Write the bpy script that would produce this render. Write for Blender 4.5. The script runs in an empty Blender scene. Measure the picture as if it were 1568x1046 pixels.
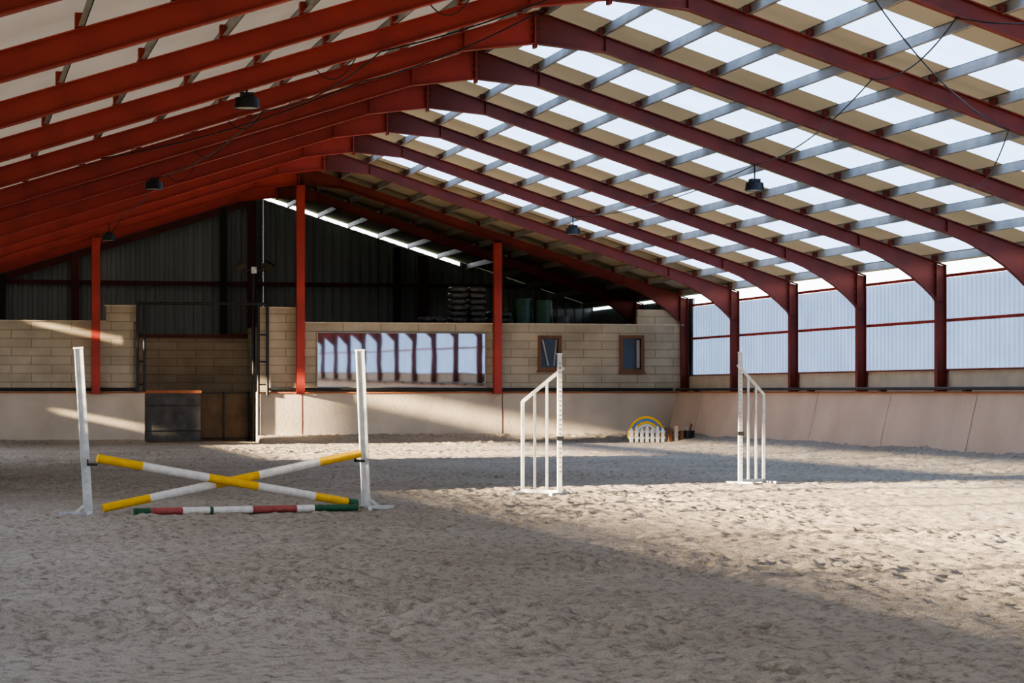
import bpy, math, random
import numpy as np
from mathutils import Vector, Matrix
random.seed(3)
C = bpy.context.scene.collection

# ------------------------------------------------------------------ layout (metres)
XR   = 10.17            # ridge line
HS   = 12.03            # half span to column centre
XL, XRW = XR-HS, XR+HS  # eave columns
SL   = 0.32             # roof slope
ZT   = 8.30             # rafter top at ridge
YEND = 72.0             # arena end wall
YGAB = 84.0             # real gable behind
Y0   = -13.0
FR   = [72-5*k for k in range(0,18)] + [77]
def rz(x): return ZT - SL*abs(x-XR)
PUR = 0.20

# ------------------------------------------------------------------ materials
def nt(name):
    m = bpy.data.materials.new(name); m.use_nodes = True
    n = m.node_tree; b = n.nodes['Principled BSDF']
    return m, n, b
def N(n, t, **k):
    o = n.nodes.new(t)
    for a,v in k.items():
        if a in o.inputs.keys(): o.inputs[a].default_value = v
        else: setattr(o, a, v)
    return o
def mat(name, c1, c2=None, scale=3.0, rough=.7, metal=0., bump=0., bscale=None, detail=5, stretch=(1,1,1), spec=.4):
    m, n, b = nt(name)
    b.inputs['Roughness'].default_value = rough; b.inputs['Metallic'].default_value = metal
    b.inputs['Specular IOR Level'].default_value = spec
    if c2 is None: c2 = tuple(x*.8 for x in c1)
    tc = N(n,'ShaderNodeTexCoord'); mp = N(n,'ShaderNodeMapping'); mp.inputs['Scale'].default_value = stretch
    n.links.new(tc.outputs['Object'], mp.inputs[0])
    no = N(n,'ShaderNodeTexNoise'); no.inputs['Scale'].default_value = scale; no.inputs['Detail'].default_value = detail
    n.links.new(mp.outputs[0], no.inputs['Vector'])
    cr = N(n,'ShaderNodeValToRGB'); cr.color_ramp.elements[0].position=.35; cr.color_ramp.elements[1].position=.65
    cr.color_ramp.elements[0].color=(*c2,1); cr.color_ramp.elements[1].color=(*c1,1)
    n.links.new(no.outputs['Fac'], cr.inputs[0]); n.links.new(cr.outputs[0], b.inputs['Base Color'])
    if bump:
        n2 = N(n,'ShaderNodeTexNoise'); n2.inputs['Scale'].default_value = bscale or scale*6; n2.inputs['Detail'].default_value=6
        n.links.new(mp.outputs[0], n2.inputs['Vector'])
        bp = N(n,'ShaderNodeBump'); bp.inputs['Strength'].default_value = bump; bp.inputs['Distance'].default_value=.03
        n.links.new(n2.outputs['Fac'], bp.inputs['Height']); n.links.new(bp.outputs[0], b.inputs['Normal'])
    return m
def translucent(name, col, tr=.15, tcol=(.8,.9,1), dmix=.15, dcol=(.5,.52,.55)):
    m = bpy.data.materials.new(name); m.use_nodes=True; n=m.node_tree; n.nodes.clear()
    out=N(n,'ShaderNodeOutputMaterial')
    t=N(n,'ShaderNodeBsdfTranslucent'); d=N(n,'ShaderNodeBsdfDiffuse'); x=N(n,'ShaderNodeBsdfTransparent')
    x.inputs[0].default_value=(*tcol,1)
    tc=N(n,'ShaderNodeTexCoord'); no=N(n,'ShaderNodeTexNoise'); no.inputs['Scale'].default_value=.9; no.inputs['Detail'].default_value=5
    n.links.new(tc.outputs['Object'],no.inputs['Vector'])
    cr=N(n,'ShaderNodeValToRGB'); cr.color_ramp.elements[0].position=.3; cr.color_ramp.elements[1].position=.7
    cr.color_ramp.elements[0].color=(*[c*.82 for c in col],1); cr.color_ramp.elements[1].color=(*col,1)
    n.links.new(no.outputs['Fac'],cr.inputs[0]); n.links.new(cr.outputs[0],t.inputs[0])
    d.inputs[0].default_value=(*dcol,1)
    m1=N(n,'ShaderNodeMixShader'); m1.inputs[0].default_value=dmix
    n.links.new(t.outputs[0],m1.inputs[1]); n.links.new(d.outputs[0],m1.inputs[2])
    m2=N(n,'ShaderNodeMixShader'); m2.inputs[0].default_value=tr
    n.links.new(m1.outputs[0],m2.inputs[1]); n.links.new(x.outputs[0],m2.inputs[2]); n.links.new(m2.outputs[0],out.inputs[0])
    return m
def blockmat(name, c1, c2, mortar, w=1.15, h=.255, ax='x'):
    m,n,b=nt(name); b.inputs['Roughness'].default_value=.9; b.inputs['Specular IOR Level'].default_value=.15
    tc=N(n,'ShaderNodeTexCoord'); s=N(n,'ShaderNodeSeparateXYZ'); c=N(n,'ShaderNodeCombineXYZ')
    n.links.new(tc.outputs['Object'],s.inputs[0])
    n.links.new(s.outputs['X' if ax=='x' else 'Y'],c.inputs[0]); n.links.new(s.outputs['Z'],c.inputs[1])
    br=N(n,'ShaderNodeTexBrick'); br.inputs['Scale'].default_value=1; br.inputs['Brick Width'].default_value=w
    br.inputs['Row Height'].default_value=h; br.inputs['Mortar Size'].default_value=.013; br.inputs['Mortar Smooth'].default_value=.2
    br.inputs['Color1'].default_value=(*c1,1); br.inputs['Color2'].default_value=(*c2,1); br.inputs['Mortar'].default_value=(*mortar,1)
    n.links.new(c.outputs[0],br.inputs['Vector'])
    no=N(n,'ShaderNodeTexNoise'); no.inputs['Scale'].default_value=1.3; no.inputs['Detail'].default_value=8
    n.links.new(tc.outputs['Object'],no.inputs['Vector'])
    cr=N(n,'ShaderNodeValToRGB'); cr.color_ramp.elements[0].position=.3; cr.color_ramp.elements[1].position=.7
    cr.color_ramp.elements[0].color=(.72,.72,.72,1); cr.color_ramp.elements[1].color=(1,1,1,1)
    n.links.new(no.outputs['Fac'],cr.inputs[0])
    mx=N(n,'ShaderNodeMixRGB'); mx.blend_type='MULTIPLY'; mx.inputs[0].default_value=1
    n.links.new(br.outputs['Color'],mx.inputs[1]); n.links.new(cr.outputs[0],mx.inputs[2]); n.links.new(mx.outputs[0],b.inputs['Base Color'])
    bp=N(n,'ShaderNodeBump'); bp.inputs['Strength'].default_value=.5; bp.inputs['Distance'].default_value=.015; bp.invert=True
    n.links.new(br.outputs['Fac'],bp.inputs['Height']); n.links.new(bp.outputs[0],b.inputs['Normal'])
    return m

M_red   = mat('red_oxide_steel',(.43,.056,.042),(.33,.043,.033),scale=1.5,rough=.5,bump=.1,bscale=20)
M_redR  = mat('shaded_oxide_steel',(.21,.034,.021),(.14,.024,.016),scale=1.1,rough=.55,bump=.1,bscale=20)  # same red steel, darkened in colour to stand in for shade
M_dkred = mat('dark_red_steel',(.13,.03,.025),(.09,.02,.02),scale=2,rough=.5)
M_bolt  = mat('bolt_steel',(.10,.04,.035),scale=5,rough=.4,metal=.5)
M_purl  = mat('galvanised_purlin',(.40,.39,.37),(.29,.285,.275),scale=2,rough=.5,metal=.15)
M_roofO = mat('fibre_cement_sheet',(.38,.34,.27),(.30,.27,.215),scale=1.2,rough=.9,bump=.3,bscale=8)
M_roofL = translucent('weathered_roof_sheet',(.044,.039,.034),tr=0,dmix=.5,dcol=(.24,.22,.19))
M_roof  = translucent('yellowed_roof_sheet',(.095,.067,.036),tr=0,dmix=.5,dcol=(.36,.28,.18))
M_sky   = translucent('rooflight_sheet',(.46,.58,.72),tr=.08)
M_clad  = translucent('translucent_wall_sheet',(.35,.43,.58),tr=.02)
M_gab   = mat('dark_cladding',(.30,.34,.35),(.22,.25,.26),scale=.8,rough=.6,stretch=(1,1,.2))
M_block = blockmat('concrete_block_wall',(.52,.445,.33),(.46,.39,.285),(.31,.26,.19))
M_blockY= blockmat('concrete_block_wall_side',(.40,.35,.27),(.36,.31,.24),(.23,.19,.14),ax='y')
M_conc  = mat('kickwall_concrete',(.60,.51,.40),(.47,.40,.31),scale=.9,rough=.85,bump=.25,bscale=12,detail=8)
M_kickR = mat('kickboard_render',(.62,.47,.365),(.52,.39,.30),scale=.7,rough=.85,bump=.25,bscale=10,detail=8)
M_band  = mat('concrete_band',(.60,.52,.40),(.50,.43,.33),scale=2,rough=.9,bump=.2)
M_trim  = mat('orange_trim',(.42,.15,.06),(.32,.11,.05),scale=4,rough=.7)
M_black = mat('black_steel',(.022,.022,.024),(.015,.015,.016),scale=6,rough=.45)
M_rub   = mat('stained_plywood',(.10,.095,.085),(.06,.056,.05),scale=3,rough=.8,bump=.2)
M_brn   = mat('brown_boards',(.13,.095,.07),(.08,.06,.045),scale=3,rough=.8,bump=.2)
M_wood  = mat('window_wood',(.22,.10,.05),(.15,.065,.03),scale=6,rough=.6,stretch=(1,1,.2))
M_alu   = mat('galvanised_standard',(.58,.60,.60),(.44,.46,.46),scale=8,rough=.45,metal=.15)
M_white = mat('white_paint',(.78,.77,.73),(.62,.61,.57),scale=14,rough=.45)
M_yel   = mat('yellow_paint',(.85,.50,.012),(.72,.41,.010),scale=14,rough=.4)
M_green = mat('green_paint',(.02,.11,.05),(.015,.08,.04),scale=14,rough=.45)
M_rpole = mat('faded_red_paint',(.38,.09,.08),(.28,.06,.06),scale=14,rough=.5)
M_blue  = mat('blue_paint',(.10,.22,.55),(.08,.17,.42),scale=14,rough=.45)
M_wrap  = mat('dark_stretch_wrap',(.12,.125,.13),(.05,.052,.055),scale=7,rough=.25,bump=.5,bscale=9)
M_drum  = mat('green_plastic',(.03,.10,.07),(.02,.07,.05),scale=7,rough=.4)
M_deck  = mat('deck_boards',(.20,.15,.10),(.14,.10,.07),scale=3,rough=.85)
M_grass = mat('grass_field',(.09,.14,.05),(.06,.09,.03),scale=.4,rough=.95)
M_white2= mat('lamp_reflector',(.6,.6,.58),scale=9,rough=.3)
mg,n,b = nt('window_glass'); b.inputs['Base Color'].default_value=(.05,.06,.07,1); b.inputs['Roughness'].default_value=.08; b.inputs['Metallic'].default_value=0
M_glass=mg
mm,n,b = nt('mirror_silver'); b.inputs['Base Color'].default_value=(.95,.95,.95,1); b.inputs['Metallic'].default_value=1; b.inputs['Roughness'].default_value=.02
no=N(n,'ShaderNodeTexNoise'); no.inputs['Scale'].default_value=.8; tc=N(n,'ShaderNodeTexCoord'); n.links.new(tc.outputs['Object'],no.inputs['Vector'])
bp=N(n,'ShaderNodeBump'); bp.inputs['Strength'].default_value=.06; bp.inputs['Distance'].default_value=.010
n.links.new(no.outputs['Fac'],bp.inputs['Height']); n.links.new(bp.outputs[0],b.inputs['Normal'])
M_mirror=mm

# sand
def sandmat():
    m,n,b=nt('arena_sand'); b.inputs['Roughness'].default_value=.95; b.inputs['Specular IOR Level'].default_value=.1
    tc=N(n,'ShaderNodeTexCoord')
    def noise(s,d,r=.6):
        o=N(n,'ShaderNodeTexNoise'); o.inputs['Scale'].default_value=s; o.inputs['Detail'].default_value=d; o.inputs['Roughness'].default_value=r
        n.links.new(tc.outputs['Object'],o.inputs['Vector']); return o
    a=noise(.35,4); f=noise(10,6,.72); g=noise(50,4,.7)
    r1=N(n,'ShaderNodeValToRGB'); r1.color_ramp.elements[0].position=.35; r1.color_ramp.elements[1].position=.68
    r1.color_ramp.elements[0].color=(.38,.33,.268,1); r1.color_ramp.elements[1].color=(.47,.42,.355,1)
    n.links.new(a.outputs['Fac'],r1.inputs[0])
    r2=N(n,'ShaderNodeValToRGB'); r2.color_ramp.elements[0].position=.36; r2.color_ramp.elements[1].position=.52
    r2.color_ramp.elements[0].color=(.55,.53,.50,1); r2.color_ramp.elements[1].color=(1.04,1.03,1.02,1)
    n.links.new(f.outputs['Fac'],r2.inputs[0])
    mx=N(n,'ShaderNodeMixRGB'); mx.blend_type='MULTIPLY'; mx.inputs[0].default_value=1
    n.links.new(r1.outputs[0],mx.inputs[1]); n.links.new(r2.outputs[0],mx.inputs[2]); n.links.new(mx.outputs[0],b.inputs['Base Color'])
    ad=N(n,'ShaderNodeMath'); ad.operation='ADD'; n.links.new(f.outputs['Fac'],ad.inputs[0]); n.links.new(g.outputs['Fac'],ad.inputs[1])
    bp=N(n,'ShaderNodeBump'); bp.inputs['Strength'].default_value=.9; bp.inputs['Distance'].default_value=.035
    n.links.new(ad.outputs[0],bp.inputs['Height']); n.links.new(bp.outputs[0],b.inputs['Normal'])
    return m
M_sand=sandmat()

# ------------------------------------------------------------------ mesh builder
class MB:
    def __init__(s): s.v=[]; s.f=[]; s.m=[]; s.sm=[]; s.mats=[]
    def mi(s,m):
        if m not in s.mats: s.mats.append(m)
        return s.mats.index(m)
    def add(s,vs,fs,m,smooth=False):
        o=len(s.v); s.v+= [tuple(v) for v in vs]; k=s.mi(m)
        for f in fs: s.f.append([o+i for i in f]); s.m.append(k); s.sm.append(smooth)
    def box(s,a,b,m,M=None):
        x0,y0,z0=a; x1,y1,z1=b
        vs=[(x0,y0,z0),(x1,y0,z0),(x1,y1,z0),(x0,y1,z0),(x0,y0,z1),(x1,y0,z1),(x1,y1,z1),(x0,y1,z1)]
        if M is not None: vs=[tuple(M@Vector(v)) for v in vs]
        s.add(vs,[(0,3,2,1),(4,5,6,7),(0,1,5,4),(1,2,6,5),(2,3,7,6),(3,0,4,7)],m)
    def tube(s,p0,p1,r,m,n=12,r1=None,caps=True):
        p0=Vector(p0);p1=Vector(p1);d=(p1-p0).normalized(); r1=r if r1 is None else r1
        u=d.orthogonal().normalized(); w=d.cross(u); vs=[]
        for p,rr in((p0,r),(p1,r1)):
            for i in range(n):
                a=2*math.pi*i/n; vs.append(p+u*math.cos(a)*rr+w*math.sin(a)*rr)
        s.add(vs,[(i,(i+1)%n,n+(i+1)%n,n+i) for i in range(n)],m,True)
        if caps: s.add(vs,[tuple(range(n-1,-1,-1)),tuple(range(n,2*n))],m)
    def sqbar(s,p0,p1,w,m,t=None,up=(0,1,0)):
        p0=Vector(p0);p1=Vector(p1);d=(p1-p0).normalized(); t=w if t is None else t
        u=Vector(up); u=(u-d*u.dot(d)).normalized(); q=d.cross(u)
        vs=[p+u*a*t/2+q*b*w/2 for p in(p0,p1) for a,b in((-1,-1),(1,-1),(1,1),(-1,1))]
        s.add(vs,[(0,3,2,1),(4,5,6,7),(0,1,5,4),(1,2,6,5),(2,3,7,6),(3,0,4,7)],m)
    def prism(s,poly,y0,y1,m):           # polygon in XZ extruded along Y
        n=len(poly); vs=[(x,y0,z) for x,z in poly]+[(x,y1,z) for x,z in poly]
        s.add(vs,[tuple(range(n)),tuple(range(2*n-1,n-1,-1))]+[((i+1)%n,i,n+i,n+(i+1)%n) for i in range(n)],m)
    def strip(s,pts,th,hw,y,m):          # flange following XZ polyline
        for (x0,z0),(x1,z1) in zip(pts,pts[1:]):
            d=Vector((x1-x0,z1-z0)); d.normalize(); nx,nz=-d.y*th/2,d.x*th/2
            s.prism([(x0-nx,z0-nz),(x1-nx,z1-nz),(x1+nx,z1+nz),(x0+nx,z0+nz)],y-hw,y+hw,m)
    def obj(s,name,parent=None):
        me=bpy.data.meshes.new(name); me.from_pydata(s.v,[],s.f)
        for m in s.mats: me.materials.append(m)
        me.polygons.foreach_set('material_index',s.m); me.polygons.foreach_set('use_smooth',s.sm); me.update()
        o=bpy.data.objects.new(name,me); C.objects.link(o)
        if parent: o.parent=parent
        return o
def empty(name,loc=(0,0,0)):
    e=bpy.data.objects.new(name,None); e.location=loc; C.objects.link(e); return e

# ------------------------------------------------------------------ portal frames
def frame_mesh():
    b=MB(); CH=.11
    for sgn in (1,-1):
        MR=M_redR if sgn==1 else M_red  # shade on right half, light on left half put into the colour
        X=lambda d: XR+sgn*d
        dt=HS+.12
        top=[(X(0),ZT),(X(dt),ZT-SL*dt)]
        dep=.28 if sgn==1 else .33
        zb=lambda d,e: (X(d),ZT-SL*d-e)
        bot=[(X(0),ZT-.58),zb(1.3,dep),zb(HS-2.0,dep),zb(HS-1.5,dep+.04),zb(HS-1.1,dep+.12),zb(HS-.7,dep+.25),zb(HS-.4,dep+.40),zb(HS-CH,.86)]
        for i in range(len(bot)-1):
            (xa,za),(xb,zb_)=bot[i],bot[i+1]
            b.prism([(xa,za),(xb,zb_),(xb,ZT-SL*abs(xb-XR)),(xa,ZT-SL*abs(xa-XR))],-.006,.006,MR)
        b.strip(top,.018,.085,0,MR)
        b.strip(bot,.018,.085,0,MR)
        b.box((min(X(.002),X(.025)),-.10,ZT-.66),(max(X(.002),X(.025)),.10,ZT+.0),MR)
        for k in range(5):
            for yy in(-.055,.055):
                b.tube((X(.025),yy,ZT-.58+k*.13),(X(.075),yy,ZT-.58+k*.13),.017,M_bolt,n=6)
        xi,xo=X(HS-CH),X(HS+CH); zt=ZT-SL*HS
        b.prism([(xi,0),(xo,0),(xo,zt-.06),(xi,zt)],-.006,.006,MR)
        for xx in(xi,xo): b.box((xx-.008,-.085,0),(xx+.008,.085,zt-.02),MR)
        xe=X(HS-CH-.025); b.box((min(xe,xi),-.10,zt-.85),(max(xe,xi),.10,zt+.02),MR)
        for k in range(6):
            for yy in(-.055,.055):
                b.tube((X(HS-CH-.02),yy,zt-.78+k*.14),(X(HS-CH-.075),yy,zt-.78+k*.14),.016,M_bolt,n=6)
        b.strip([(xi,zt-.84),(xo,zt-.84)],.014,.08,0,MR)
        for d in(1.3,HS-2.0):
            zz=ZT-SL*d; b.box((X(d)-.006,-.08,zz-.28),(X(d)+.006,.08,zz),MR)
    return b
fm=frame_mesh(); base=fm.obj('portal_frame'); base.location.y=FR[0]
for y in FR[1:]:
    o=bpy.data.objects.new('portal_frame',base.data); o.location.y=y; C.objects.link(o)

# ------------------------------------------------------------------ purlins
b=MB()
for sgn in(1,-1):
    for k in range(12):
        d=.22+k*1.065
        x=XR+sgn*d; z=ZT-SL*d
        b.box((x-.006,Y0,z+.01),(x+.006,YGAB,z+PUR),M_purl)
        b.box((x-.006,Y0,z+PUR-.012),(x+.065,YGAB,z+PUR),M_purl)
        b.box((x-.065,Y0,z+.010),(x+.006,YGAB,z+.022),M_purl)
        for y in FR:
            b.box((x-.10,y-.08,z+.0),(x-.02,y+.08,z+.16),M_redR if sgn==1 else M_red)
b.obj('roof_purlins')

# ------------------------------------------------------------------ roof sheets
def roof(side,name):
    b=MB(); R=side=='right'; sgn=1 if R else -1
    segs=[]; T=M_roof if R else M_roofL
    y=Y0-.3
    for f in sorted(FR):
        if R and f<67:
            segs+= [(y,f+2.6,0),(f+2.6,f+4.45,1)]; y=f+4.45
    segs.append((y,67 if R else YGAB+.3,0)); y=67
    if R: segs.append((y,YGAB+.3,2))
    de=HS+.42
    for ya,yb,k in segs:
        x0,z0=XR,ZT+PUR+.01; x1,z1=XR+sgn*de,ZT+PUR+.01-SL*de
        if k!=1:
            b.add([(x0,ya,z0),(x1,ya,z1),(x1,yb,z1),(x0,yb,z0)],[(0,1,2,3)],T if k==0 else M_roofO)
        else:
            xs=XR+sgn*.75; zs=z0-SL*.75; xe=XR+sgn*(HS-.1); ze=z0-SL*(HS-.1)
            b.add([(x0,ya,z0),(xs,ya,zs),(xs,yb,zs),(x0,yb,z0)],[(0,1,2,3)],T)
            b.add([(xs,ya,zs),(xe,ya,ze),(xe,yb,ze),(xs,yb,zs)],[(0,1,2,3)],M_sky)
            b.add([(xe,ya,ze),(x1,ya,z1),(x1,yb,z1),(xe,yb,ze)],[(0,1,2,3)],T)
    return b.obj(name)
roof('right','ceiling_right'); roof('left','ceiling_left')

# ------------------------------------------------------------------ wall helper with holes
def panel(b,axis,pos,u0,u1,v0,v1,holes,m,th=.15):
    us=sorted({u0,u1,*[h[0] for h in holes],*[h[1] for h in holes]}); us=[u for u in us if u0<=u<=u1]
    vs=sorted({v0,v1,*[h[2] for h in holes],*[h[3] for h in holes]}); vs=[v for v in vs if v0<=v<=v1]
    for a,c in zip(us,us[1:]):
        for d,e in zip(vs,vs[1:]):
            cu,cv=(a+c)/2,(d+e)/2
            if any(h[0]<cu<h[1] and h[2]<cv<h[3] for h in holes): continue
            if axis=='y': b.box((a,pos,d),(c,pos+th,e),m)
            else: b.box((pos,a,d),(pos+th,c,e),m)

# end wall
WIN=[(17.56,18.24,2.18,3.20),(20.15,20.88,2.14,3.22)]
b=MB()
panel(b,'y',YEND,XL,5.25,1.5,3.56,[],M_block,.2)
panel(b,'y',YEND,4.45,5.35,3.56,4.02,[],M_block,.2)
panel(b,'y',YEND,8.98,10.2,1.5,4.0,[],M_block,.2)
panel(b,'y',YEND,10.2,XRW,1.5,3.56,WIN,M_block,.2)
panel(b,'y',YEND+.02,20.7,XRW,3.6,4.05,[],M_block,.18)
b.obj('wall_back')
b=MB()
panel(b,'y',YEND-.06,XL,5.58,0,1.5,[],M_conc,.26)
panel(b,'y',YEND-.06,8.9,XRW,0,1.5,[],M_conc,.26)
for x in(1.2,10.25,16.4): b.box((x-.012,YEND-.066,.0),(x+.012,YEND-.055,1.5),M_dkred)
b.obj('baseboard_back')
b=MB()
b.box((XL,YEND-.10,1.46),(5.6,YEND+.0,1.50),M_trim); b.box((8.9,YEND-.10,1.46),(21.9,YEND,1.50),M_trim)
b.obj('trim_1')
b=MB()
b.tube((XL+.2,YEND-.11,1.58),(5.3,YEND-.11,1.58),.045,M_black); b.tube((9.25,YEND-.11,1.58),(21.8,YEND-.11,1.58),.045,M_black)
b.obj('water_pipe')
b=MB(); b.tube((21.9,YEND-.2,1.58),(21.95,Y0,1.58),.035,M_black)
for y in range(-10,72,5): b.box((21.9,y-.1,1.51),(22.05,y+.1,1.6),M_black)
b.obj('water_pipe')
b=MB(); b.box((XL,YEND-.02,3.56),(4.45,YEND+.22,3.60),M_band); b.box((10.2,YEND-.02,3.56),(XRW,YEND+.22,3.60),M_band); b.box((4.4,YEND-.02,4.02),(5.4,YEND+.22,4.06),M_band); b.box((8.95,YEND-.02,4.0),(10.05,YEND+.22,4.04),M_band)
b.obj('trim_2')

# recess behind gateway
b=MB()
panel(b,'y',76.0,4.5,10.2,0,3.2,[],M_block,.15)
b.box((4.5,75.9,3.18),(10.2,76.15,3.30),M_dkred)
b.box((5.2,YEND+.2,0),(5.35,76,3.5),M_blockY); b.box((9.1,YEND+.2,0),(9.25,76,3.5),M_blockY)
b.obj('wall_passage')
b=MB()
b.box((5.6,YEND-.02,0.05),(7.22,YEND+.03,1.46),M_rub)
b.box((5.58,YEND-.05,1.46),(7.25,YEND+.06,1.55),M_trim)
for z in(.35,1.1): b.box((5.6,YEND-.04,z-.015),(7.22,YEND-.02,z+.015),M_black)
b.obj('door_1')
b=MB()
b.box((7.25,YEND+1.2,.02),(8.85,YEND+1.26,1.5),M_brn)
for x in(7.28,8.05,8.8): b.box((x-.03,YEND+1.17,.02),(x+.03,YEND+1.2,1.5),M_black)
for z in(.1,1.47): b.box((7.25,YEND+1.17,z-.03),(8.85,YEND+1.2,z+.03),M_black)
b.obj('door_2')
b=MB()
for x in(5.36,5.56): b.tube((x,YEND-.12,1.5),(x,YEND-.12,4.12),.04,M_black)
for x in(8.93,9.2): b.tube((x,YEND-.12,1.4 if x>9 else 0),(x,YEND-.12,4.12),.045,M_black)
b.tube((5.3,YEND-.12,4.12),(9.25,YEND-.12,4.12),.045,M_black)
for z in(1.72,2.4,3.2): b.tube((5.36,YEND-.12,z),(5.56,YEND-.12,z),.025,M_black); b.tube((8.93,YEND-.12,z),(9.2,YEND-.12,z),.025,M_black)
b.obj('gate_frame')
b=MB()
b.tube((8.86,YEND+.5,0),(8.86,YEND+.5,5.3),.05,M_black)
b.tube((8.45,YEND+.5,5.15),(9.3,YEND+.5,5.15),.03,M_black)
for sx in(-1,1):
    Mx=Matrix.Translation((8.86+sx*.42,YEND+.35,5.27))@Matrix.Rotation(sx*.5,4,'Y')@Matrix.Rotation(.5,4,'X')
    b.box((-.17,-.07,-.12),(.17,.07,.12),M_black,Mx); b.box((-.14,-.085,-.09),(.14,-.07,.09),M_black,Mx)
b.box((8.78,YEND+.38,5.05),(8.94,YEND+.5,5.25),M_white2)
b.obj('floodlight_mast')

for x,yy in((4.14,YEND-.28),(10.17,YEND-.28),(16.2,YEND-.28)):
    b=MB(); zt=rz(x)-.33-(.29 if abs(x-XR)<.1 else 0)
    b.box((x-.12,yy-.10,1.45),(x+.12,yy-.085,zt),M_red); b.box((x-.12,yy+.085,1.45),(x+.12,yy+.10,zt),M_red); b.box((x-.006,yy-.09,1.45),(x+.006,yy+.09,zt),M_red)
    b.box((x-.15,yy-.12,1.44),(x+.15,yy+.2,1.46),M_red); b.box((x-.13,yy-.1,zt-.02),(x+.13,yy+.4,zt),M_red)
    b.obj('steel_post')
for i,(a,c,d,e) in enumerate(WIN):
    b=MB(); w=.07; y=YEND
    b.box((a-.03,y-.05,d-.03),(a+w,y+.1,e+.03),M_wood); b.box((c-w,y-.05,d-.03),(c+.03,y+.1,e+.03),M_wood)
    b.box((a+w,y-.05,d-.03),(c-w,y+.1,d+w),M_wood); b.box((a+w,y-.05,e-w),(c-w,y+.1,e+.03),M_wood)
    b.box((a+w,y+.05,d+w),(c-w,y+.06,e-w),M_glass)
    b.box((a-.06,y-.09,d-.08),(c+.06,y+.02,d-.03),M_wood)
    if i==0:
        b.sqbar((a+.12,y+.03,e-.1),(a+.3,y+.03,d+.12),.05,M_purl); b.sqbar((c-.12,y+.03,e-.1),(c-.2,y+.03,d+.12),.04,M_purl)
    else: b.box((c-.2,y+.02,d+.1),(c-.1,y+.045,e-.12),M_purl)
    b.obj('window_%d'%(i+1))
b=MB()
tl=.0075
b.add([(10.72,YEND-.07,1.66),(15.85,YEND-.07,1.66),(15.85,YEND-.07-tl,3.27),(10.72,YEND-.07-tl,3.27)],[(0,1,2,3)],M_mirror)
b.box((10.72,YEND-.06,1.66),(15.85,YEND-.03,3.27),M_black)
b.box((10.68,YEND-.08,1.63),(15.89,YEND-.0,1.66),M_purl); b.box((10.68,YEND-.08,3.27),(15.89,YEND,3.29),M_purl)
b.box((10.69,YEND-.08,1.66),(10.72,YEND,3.27),M_purl); b.box((15.85,YEND-.08,1.66),(15.88,YEND,3.27),M_purl)
b.obj('arena_mirror')

# ------------------------------------------------------------------ behind: deck, stored goods, gable
b=MB()
b.box((9.3,YEND+.22,3.38),(XRW-.3,YGAB-.6,3.5),M_deck)
b.obj('mezzanine_deck')
def corr(b,axis,pos,u0,u1,zf0,zf1,m,pitch=.2,depth=.035):
    u=u0; prof=[(0,0),(.3,0),(.42,1),(.72,1),(.84,0)]; pts=[]
    while u<u1:
        for t,d in prof:
            uu=u+t*pitch
            if uu<=u1: pts.append((uu,pos+d*depth))
        u+=pitch
    pts.append((u1,pos)); vs=[]
    for uu,p in pts:
        for zf in(zf0,zf1):
            z=zf(uu) if callable(zf) else zf
            vs.append((p,uu,z) if axis=='x' else (uu,p,z))
    b.add(vs,[(2*i,2*i+2,2*i+3,2*i+1) for i in range(len(pts)-1)],m)
b=MB()
g1=lambda x: rz(x)+PUR
g2=lambda x: rz(x)+.05
corr(b,'y',YGAB,XL-.3,10.6,0,g1,M_gab,pitch=.33,depth=.05); corr(b,'y',YGAB,10.601,17.6,0,g2,M_gab,pitch=.33,depth=.05); corr(b,'y',YGAB,17.6,XRW+.3,0,g1,M_gab,pitch=.33,depth=.05)
b.obj('wall_gable')
b=MB()
for z in(5.25,3.3): b.box((XL+.3,YGAB-.12,z-.07),(XRW-.3,YGAB-.02,z+.07),M_dkred)
for x in(4.14,10.17,16.2): b.box((x-.13,YGAB-.35,0),(x+.13,YGAB-.12,rz(x)-.08),M_dkred)
for x in(9.2,15.3,1.7): b.box((x-.12,YGAB-.3,0),(x+.12,YGAB-.12,rz(x)-.08),M_black)
b.strip([(XR,ZT-.2),(XR-HS,ZT-.2-SL*HS)],.25,.06,YGAB-.2,M_dkred)
b.obj('gable_steelwork')

def bagstack(x,y,z,w,d,rows,name):
    b=MB()
    b.box((x-w/2,y-d/2,z),(x+w/2,y+d/2,z+.12),M_deck)
    zz=z+.12
    for r in range(rows):
        for i in range(2):
            cx=x-w/4+i*w/2+random.uniform(-.03,.03); hx=w/4*.98; hy=d/2*random.uniform(.93,1); h=.2
            n=10; m=5; vs=[]
            for j in range(m+1):
                ph=-math.pi/2+math.pi*j/m
                for k in range(n*2):
                    a=2*math.pi*k/(n*2); ca,sa=math.cos(a),math.sin(a)
                    sx=math.copysign(abs(ca)**.4,ca); sy=math.copysign(abs(sa)**.4,sa); cp=max(.0,math.cos(ph))**.35
                    vs.append((cx+hx*sx*cp,y+hy*sy*cp,zz+h/2+h/2*math.sin(ph)+random.uniform(-.008,.008)))
            k2=n*2
            b.add(vs,[(j*k2+k,j*k2+(k+1)%k2,(j+1)*k2+(k+1)%k2,(j+1)*k2+k) for j in range(m) for k in range(k2)],M_wrap,True)
        zz+=.19
    return b.obj(name)
bagstack(15.55,YEND+1.2,3.5,1.1,1.0,6,'feed_bag_pallet'); bagstack(14.5,YEND+1.3,3.5,.9,.9,1,'feed_bag_pallet'); bagstack(16.6,YEND+1.4,3.5,.75,.9,2,'feed_bag_pallet')
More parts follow.
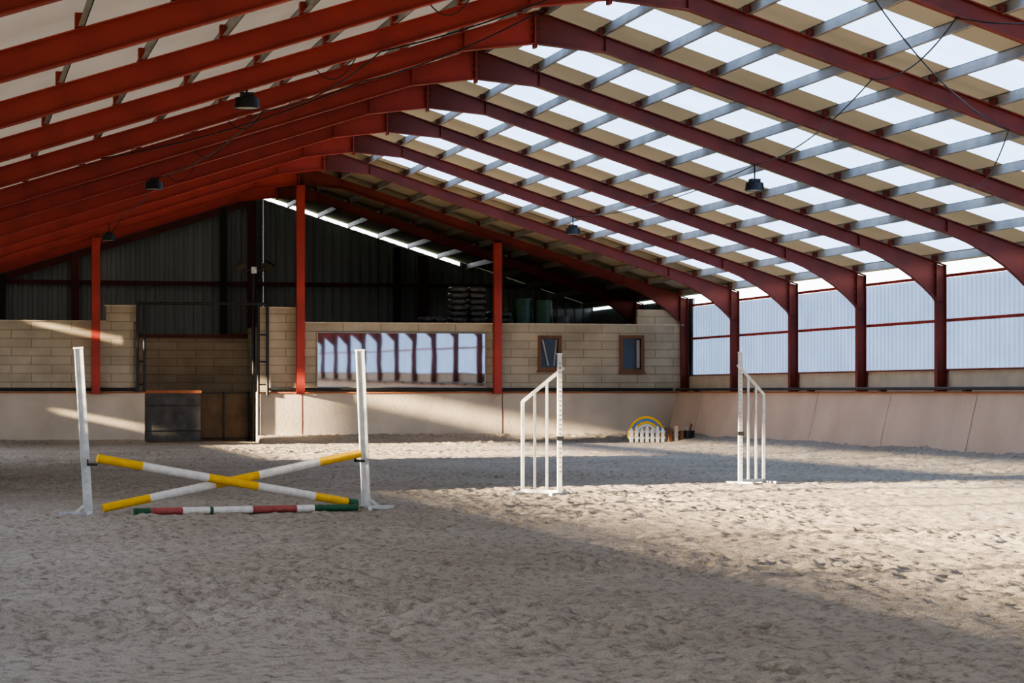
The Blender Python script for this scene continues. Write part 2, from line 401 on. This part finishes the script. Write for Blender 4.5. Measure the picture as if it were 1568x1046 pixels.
for x,h in((17.35,.9),(18.0,.85),(18.65,.35)):
    b=MB(); y=YEND+1.3; z=3.505
    b.tube((x,y,z),(x,y,z+h),.29,M_drum if h>.5 else M_wrap,n=24)
    for q in(.02,.35,.68,.98): b.tube((x,y,z+h*q-.015 if q>.1 else z),(x,y,z+h*q+.015),.305,M_drum if h>.5 else M_wrap,n=24)
    b.tube((x+.12,y,z+h),(x+.12,y,z+h+.03),.04,M_black)
    b.obj('storage_drum')

# ------------------------------------------------------------------ right wall
b=MB()
b.add([(21.98,Y0,1.5),(21.98,YEND,1.5),(21.62,YEND,-.05),(21.62,Y0,-.05)],[(0,1,2,3)],M_kickR)
b.add([(22.02,Y0,1.5),(22.02,YEND,1.5),(21.66,YEND,-.05),(21.66,Y0,-.05)],[(0,3,2,1)],M_kickR)
y=Y0+2.4
while y<YEND:
    b.add([(21.975,y-.008,1.5),(21.975,y+.008,1.5),(21.612,y+.008,-.05),(21.612,y-.008,-.05)],[(0,1,2,3)],M_dkred); y+=5
b.obj('baseboard_right')
b=MB(); b.box((21.93,Y0,1.47),(22.32,YEND,1.51),M_trim); b.obj('trim_3')
b=MB(); b.box((22.36,Y0,0),(22.5,YGAB,2.02),M_band)
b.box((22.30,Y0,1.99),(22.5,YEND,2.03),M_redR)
b.obj('wall_right')
b=MB()
corr(b,'x',22.50,Y0,YEND,2.0,4.15,M_clad,pitch=.25,depth=.09)
corr(b,'x',22.50,YEND,YGAB,2.0,4.42,M_gab,pitch=.25,depth=.09)
b.obj('wall_right_cladding')
b=MB()
for z in(3.15,4.18): 
    b.box((22.42,Y0,z-.035),(22.43,YEND,z+.035),M_red); b.box((22.38,Y0,z+.025),(22.49,YEND,z+.035),M_red)
b.obj('wall_right_rails')
b=MB()
b.tube((21.97,44.6,1.62),(21.97,44.6,2.0),.03,M_black); b.tube((21.97,44.6,1.95),(21.8,44.6,1.85),.03,M_black); b.tube((21.8,44.5,1.8),(21.8,44.8,1.75),.02,M_black); b.tube((21.8,44.6,1.86),(21.8,44.6,1.7),.035,M_black)
b.obj('water_tap')

# ------------------------------------------------------------------ left wall, with open band and vents; front wall with big doorway
b=MB()
holes=[(-11,34.5,2.22,3.85),(36,64,4.26,4.54),(51,66.5,1.9,3.6)]
# unseen slits added below the open band to soften the sun patch edge
for z0,z1 in((1.80,1.83),(1.95,2.01),(2.08,2.17)): holes.append((-11,34.5,z0,z1))
for a,c,d,e in [(67.2,69.2,4.12,4.54),(70.0,71.1,4.38,4.54),(70.35,70.9,1.93,2.05),(69.35,70.02,2.2,4.10)]:
    holes.append((a,c,d,e))
panel(b,'x',XL-.30,Y0,YGAB,0,rz(XL-.2)+PUR-.02,holes,M_blockY,.05)
b.obj('wall_left')
b=MB(); panel(b,'y',Y0-.2,XL-.3,XRW+.3,0,4.6,[(3,17.3,0,4.3)],M_block,.2)
b.prism([(XL-.3,4.6),(XRW+.3,4.6),(XR,ZT+PUR-.02)],Y0-.2,Y0,M_gab); b.obj('wall_front')

# ------------------------------------------------------------------ sand
def vn(X,Y,s,seed):
    r=np.random.default_rng(seed); T=r.random((512,512)); c,q=math.cos(.6+seed),math.sin(.6+seed)
    x=(X*c-Y*q)/s+137.3; y=(X*q+Y*c)/s+211.7
    xi=np.floor(x).astype(int); yi=np.floor(y).astype(int); fx=x-xi; fy=y-yi
    fx=fx*fx*(3-2*fx); fy=fy*fy*(3-2*fy); g=lambda a,c:T[a%512,c%512]
    return (g(xi,yi)*(1-fx)*(1-fy)+g(xi+1,yi)*fx*(1-fy)+g(xi,yi+1)*(1-fx)*fy+g(xi+1,yi+1)*fx*fy)-.5
ys=[Y0]
while ys[-1]<YGAB:
    y=ys[-1]; ys.append(y+(.4 if y<9 else .034 if y<24 else .055 if y<38 else .055+.09*(y-38)/34 if y<72 else .5))
ys=np.array(ys); xs=np.concatenate([np.arange(XL-.2,14,.036),np.arange(14,21.95,.06)])
Xg,Yg=np.meshgrid(xs,ys)
tr=np.clip(.75+1.3*vn(Xg,Yg,2.6,11),.35,1.3)      # more and less trodden areas
H=.012*vn(Xg,Yg,.9,1)+.016*vn(Xg,Yg,.30,2)+tr*(.045*vn(Xg,Yg,.12,3)+.042*vn(Xg,Yg,.065,7))+.03*vn(Xg,Yg,3.5,4)
cl=vn(Xg,Yg,.15,6); H+=tr*(.15*np.clip(cl-.28,0,1)-.30*np.clip(-cl-.24,0,1))
H+=.22*np.clip((Yg-70.3)/1.6,0,1)**1.5*(Yg<72.3)*(Xg>8.9) + .10*np.clip((Yg-70.8)/1.2,0,1)*(Yg<72.3)*(Xg<5.6)
H+=.24*np.clip((Xg-20.3+.5*vn(Xg,Yg,1.5,9))/1.5,0,1)**1.3
ny,nx=Xg.shape
V=np.stack([Xg,Yg,H],-1).reshape(-1,3)
idx=np.arange(ny*nx).reshape(ny,nx)
F=np.stack([idx[:-1,:-1],idx[:-1,1:],idx[1:,1:],idx[1:,:-1]],-1).reshape(-1,4)
me=bpy.data.meshes.new('floor'); me.vertices.add(len(V)); me.vertices.foreach_set('co',V.ravel())
me.loops.add(F.size); me.loops.foreach_set('vertex_index',F.ravel()); me.polygons.add(len(F))
me.polygons.foreach_set('loop_start',np.arange(0,F.size,4)); me.polygons.foreach_set('loop_total',np.full(len(F),4))
me.update(calc_edges=True); me.polygons.foreach_set('use_smooth',np.ones(len(F),bool)); me.materials.append(M_sand)
C.objects.link(bpy.data.objects.new('floor',me))
b=MB(); b.add([(-300,-300,-.15),(300,-300,-.15),(300,400,-.15),(-300,400,-.15)],[(0,1,2,3)],M_grass); b.obj('field_ground')

# ------------------------------------------------------------------ show-jumping equipment
def pole(b,p0,p1,cols,r=.052):
    p0=Vector(p0);p1=Vector(p1); t=0
    for m,w in cols:
        b.tube(p0.lerp(p1,t),p0.lerp(p1,min(1,t+w)),r,m,n=16); t+=w
def standard(b,base,top,side):
    base=Vector(base);top=Vector(top)
    b.sqbar(base,top,.10,M_alu,t=.07)
    ax=(top-base).normalized()
    for sx in(-.047,.047): b.sqbar(base+Vector((sx,-.04,.05)),top+Vector((sx,-.04,0)),.012,M_alu)
    for k in range(18):
        p=base.lerp(top,.12+k*.045); b.box((p.x-.005,p.y-.0365,p.z-.008),(p.x+.005,p.y-.034,p.z+.008),M_purl)
    b.sqbar(top,top+ax*.02,.115,M_white,t=.085)
    b.sqbar(base+Vector((-.0,-.30,.03)),base+Vector((.0,.30,.03)),.05,M_alu,up=(0,0,1))
    b.sqbar(base+Vector((0,0,.03)),base+Vector((side*.34,-.10,.035)),.05,M_alu,up=(0,0,1))
    b.sqbar(base+Vector((side*.02,0,.16)),base+Vector((side*.16,-.04,.04)),.03,M_alu)
root=empty('cross_rail_jump',(3.4,30,0))
def child(b,name):
    o=b.obj(name,root); o.matrix_parent_inverse=Matrix.Translation((-3.4,-30,0)); return o
b=MB(); standard(b,(1.62,29.6,.0),(1.50,29.6,2.02),-1); child(b,'standard_near')
b=MB(); standard(b,(5.15,30.4,.0),(5.07,30.4,2.02),1); child(b,'standard_far')
b=MB(); pole(b,(1.72,29.48,.70),(5.0,30.18,.09),[(M_yel,.165),(M_white,.25),(M_yel,.19),(M_white,.225),(M_yel,.13),(M_green,.04)]); child(b,'pole_falling')
b=MB(); pole(b,(1.80,29.66,.09),(5.05,30.28,.72),[(M_yel,.175),(M_white,.25),(M_yel,.17),(M_white,.24),(M_yel,.165)]); child(b,'pole_rising')
b=MB(); pole(b,(2.15,29.40,.055),(4.95,29.88,.055),[(M_green,.07),(M_rpole,.14),(M_white,.12),(M_green,.015),(M_white,.175),(M_rpole,.20),(M_white,.08),(M_green,.20)],r=.045); child(b,'ground_pole')
for x,y,z in((1.66,29.5,.66),(5.05,30.3,.66)):
    b=MB(); b.box((x-.06,y-.05,z-.05),(x+.06,y+.06,z-.02),M_black); b.box((x-.06,y-.05,z-.05),(x-.05,y+.06,z+.03),M_black); child(b,'pole_cup')

def wing(tall,short,hs,ht,name):
    b=MB(); T=Vector(tall); S=Vector(short)
    d=(S-T); 
    b.sqbar(T,T+Vector((0,0,ht)),.06,M_alu,t=.055)
    for k in range(24):
        z=.35+k*.068; b.box((T.x-.006,T.y-.031,z-.009),(T.x+.006,T.y-.027,z+.009),M_black)
    b.sqbar(S,S+Vector((0,0,hs)),.045,M_alu,t=.04)
    sl=Vector((0,0,ht-.24)); a=T+sl-d*.10+Vector((0,0,(ht-.24-hs)*.10)); b.sqbar(a,S+Vector((0,0,hs)),.045,M_alu,t=.04)
    for q in(.34,.67):
        P=T.lerp(S,q); b.sqbar(P+Vector((0,0,.05)),P+Vector((0,0,(ht-.24)*(1-q)+hs*q)),.032,M_alu,t=.03)
    b.sqbar(T+Vector((0,0,.06)),S+Vector((0,0,.06)),.05,M_alu,t=.04)
    n=Vector((-d.y,d.x,0)).normalized()
    for P in(T,S): b.sqbar(P-n*.28+Vector((0,0,.03)),P+n*.28+Vector((0,0,.03)),.05,M_alu,t=.04,up=(0,0,1))
    b.box((T.x-.05,T.y-.05,.80),(T.x+.05,T.y+.0,.86),M_black)
    b.sqbar(T+Vector((0,0,ht)),T+Vector((0,0,ht+.015)),.075,M_white,t=.07)
    return b.obj(name)
wing((8.55,33.8,0),(8.10,34.2,0),1.36,2.04,'jump_wing_stand')
wing((12.42,37.2,0),(12.92,37.5,0),1.46,2.13,'jump_wing_stand')

b=MB(); y=68.3; z0=.02
for i in range(7):
    x=19.45+i*.16; b.box((x-.045,y-.02,z0),(x+.045,y+.02,z0+.36+.05*(i%2)),M_white); b.prism([(x-.045,z0+.36+.05*(i%2)),(x+.045,z0+.36+.05*(i%2)),(x,z0+.44+.05*(i%2))],y-.02,y+.02,M_white)
b.box((19.38,y+.02,z0+.1),(20.5,y+.05,z0+.16),M_white); b.box((19.38,y+.02,z0+.28),(20.5,y+.05,z0+.33),M_white)
for rr,m in((.55,M_yel),(.48,M_blue),(.41,M_yel),(.34,M_white)):
    pts=[(19.93+rr*1.0*math.cos(a),z0+.14+rr*1.08*math.sin(a)) for a in [math.pi*k/16 for k in range(17)]]
    b.strip(pts,.06,.02,y+.08,m)
b.obj('arched_jump_filler')
b=MB()
for x,h,m in((20.62,.42,M_wood),(20.80,.5,M_band),(20.98,.36,M_wood)): b.box((x-.05,68.2,.0),(x+.05,68.32,h),m)
for z in(.15,.3): b.box((20.57,68.32,z-.03),(21.03,68.36,z+.03),M_wood)
b.obj('wooden_stakes')
b=MB(); b.tube((21.22,68.3,.02),(21.22,68.3,.36),.13,M_black,n=20,r1=.17,caps=False); b.tube((21.22,68.3,.02),(21.22,68.3,.05),.13,M_black,n=20); b.tube((21.14,68.25,.06),(21.28,68.25,.56),.03,M_wood); b.tube((21.25,68.35,.06),(21.15,68.35,.5),.025,M_alu)
b.obj('bucket')

# ------------------------------------------------------------------ hanging lamps
def lamp(x,y,z):
    b=MB(); zr=rz(x)-(.33 if x<XR else .28)
    b.tube((x,y,z+.10),(x,y,zr),.015,M_black)
    b.box((x-.10,y-.10,z+.05),(x+.10,y+.10,z+.13),M_black)
    b.tube((x,y,z-.11),(x,y,z+.05),.20,M_black,n=20,r1=.18,caps=False); b.tube((x,y,z+.05),(x,y,z+.07),.18,M_black,n=20,r1=.10); b.tube((x,y,z-.10),(x,y,z-.09),.19,M_white2,n=20)
    b.obj('hanging_bay_lamp')
lamp(4.42,37,5.95); lamp(4.22,52,5.93); lamp(4.22,67,5.75); lamp(16.0,47,5.72); lamp(16.05,62,5.78)

def cable(pts,name,r=.012,sag=.4):
    cu=bpy.data.curves.new(name,'CURVE'); cu.dimensions='3D'; cu.bevel_depth=r; cu.bevel_resolution=1
    sp=cu.splines.new('POLY'); out=[]
    for a,c in zip(pts,pts[1:]):
        a=Vector(a);c=Vector(c)
        for i in range(14):
            t=i/14; p=a.lerp(c,t); p.z-=sag*4*t*(1-t); out.append(p)
    out.append(Vector(pts[-1])); sp.points.add(len(out)-1)
    for q,p in zip(sp.points,out): q.co=(*p,1)
    cu.materials.append(M_black); o=bpy.data.objects.new(name,cu); C.objects.link(o)
def rb(x,y): return (x,y,rz(x)-(.345 if x<XR else .30))
cable([rb(14.8,27),rb(13.9,32),rb(14.6,37),rb(16.0,47),rb(16.0,62)],'power_cable',sag=.25)
cable([rb(8.9,27),rb(10.2,32),rb(6.5,37),rb(5.3,42),rb(4.3,52),rb(4.3,62),rb(4.3,72)],'power_cable',sag=.2)
cable([rb(11,27),rb(12.5,32),rb(17,37),rb(18.5,42)],'power_cable',sag=.3)
cable([rb(9.4,37),rb(7.0,42),rb(2.5,42)],'power_cable',sag=.15)
for k,(x,y) in enumerate([(6.6,32),(5.8,37),(5.0,42),(4.9,47),(4.8,52)]):
    cable([rb(x-.3,y),rb(x+.3,y)],'cable_loop',r=.009,sag=.22)

# ------------------------------------------------------------------ light
w=bpy.data.worlds.new('sky'); bpy.context.scene.world=w; w.use_nodes=True; n=w.node_tree
bg=n.nodes['Background']; tc=N(n,'ShaderNodeTexCoord'); s=N(n,'ShaderNodeSeparateXYZ'); cr=N(n,'ShaderNodeValToRGB')
n.links.new(tc.outputs['Generated'],s.inputs[0]); n.links.new(s.outputs['Z'],cr.inputs[0]); n.links.new(cr.outputs[0],bg.inputs[0])
cr.color_ramp.elements[0].position=0; cr.color_ramp.elements[0].color=(.90,.92,.94,1); cr.color_ramp.elements[1].position=.7; cr.color_ramp.elements[1].color=(.58,.71,.96,1)
bg.inputs[1].default_value=4.2
sd=Vector((1,.2,-.203)).normalized()
L=bpy.data.lights.new('sun','SUN'); L.energy=36; L.color=(1,.80,.54); L.angle=math.radians(1.8)
lo=bpy.data.objects.new('sun',L); lo.rotation_euler=sd.to_track_quat('-Z','Y').to_euler(); lo.location=(-30,0,20); C.objects.link(lo)

# ------------------------------------------------------------------ camera
cd=bpy.data.cameras.new('camera'); cam=bpy.data.objects.new('camera',cd); C.objects.link(cam)
cd.sensor_width=36; cd.lens=85; cd.shift_y=.0492; cd.clip_end=800
cam.location=(0,0,1.5); cam.rotation_euler=(math.radians(90),0,-math.radians(13.07))
bpy.context.scene.camera=cam
sc=bpy.context.scene
sc.view_settings.view_transform='AgX'; sc.view_settings.look='AgX - Medium High Contrast'; sc.view_settings.exposure=0.72
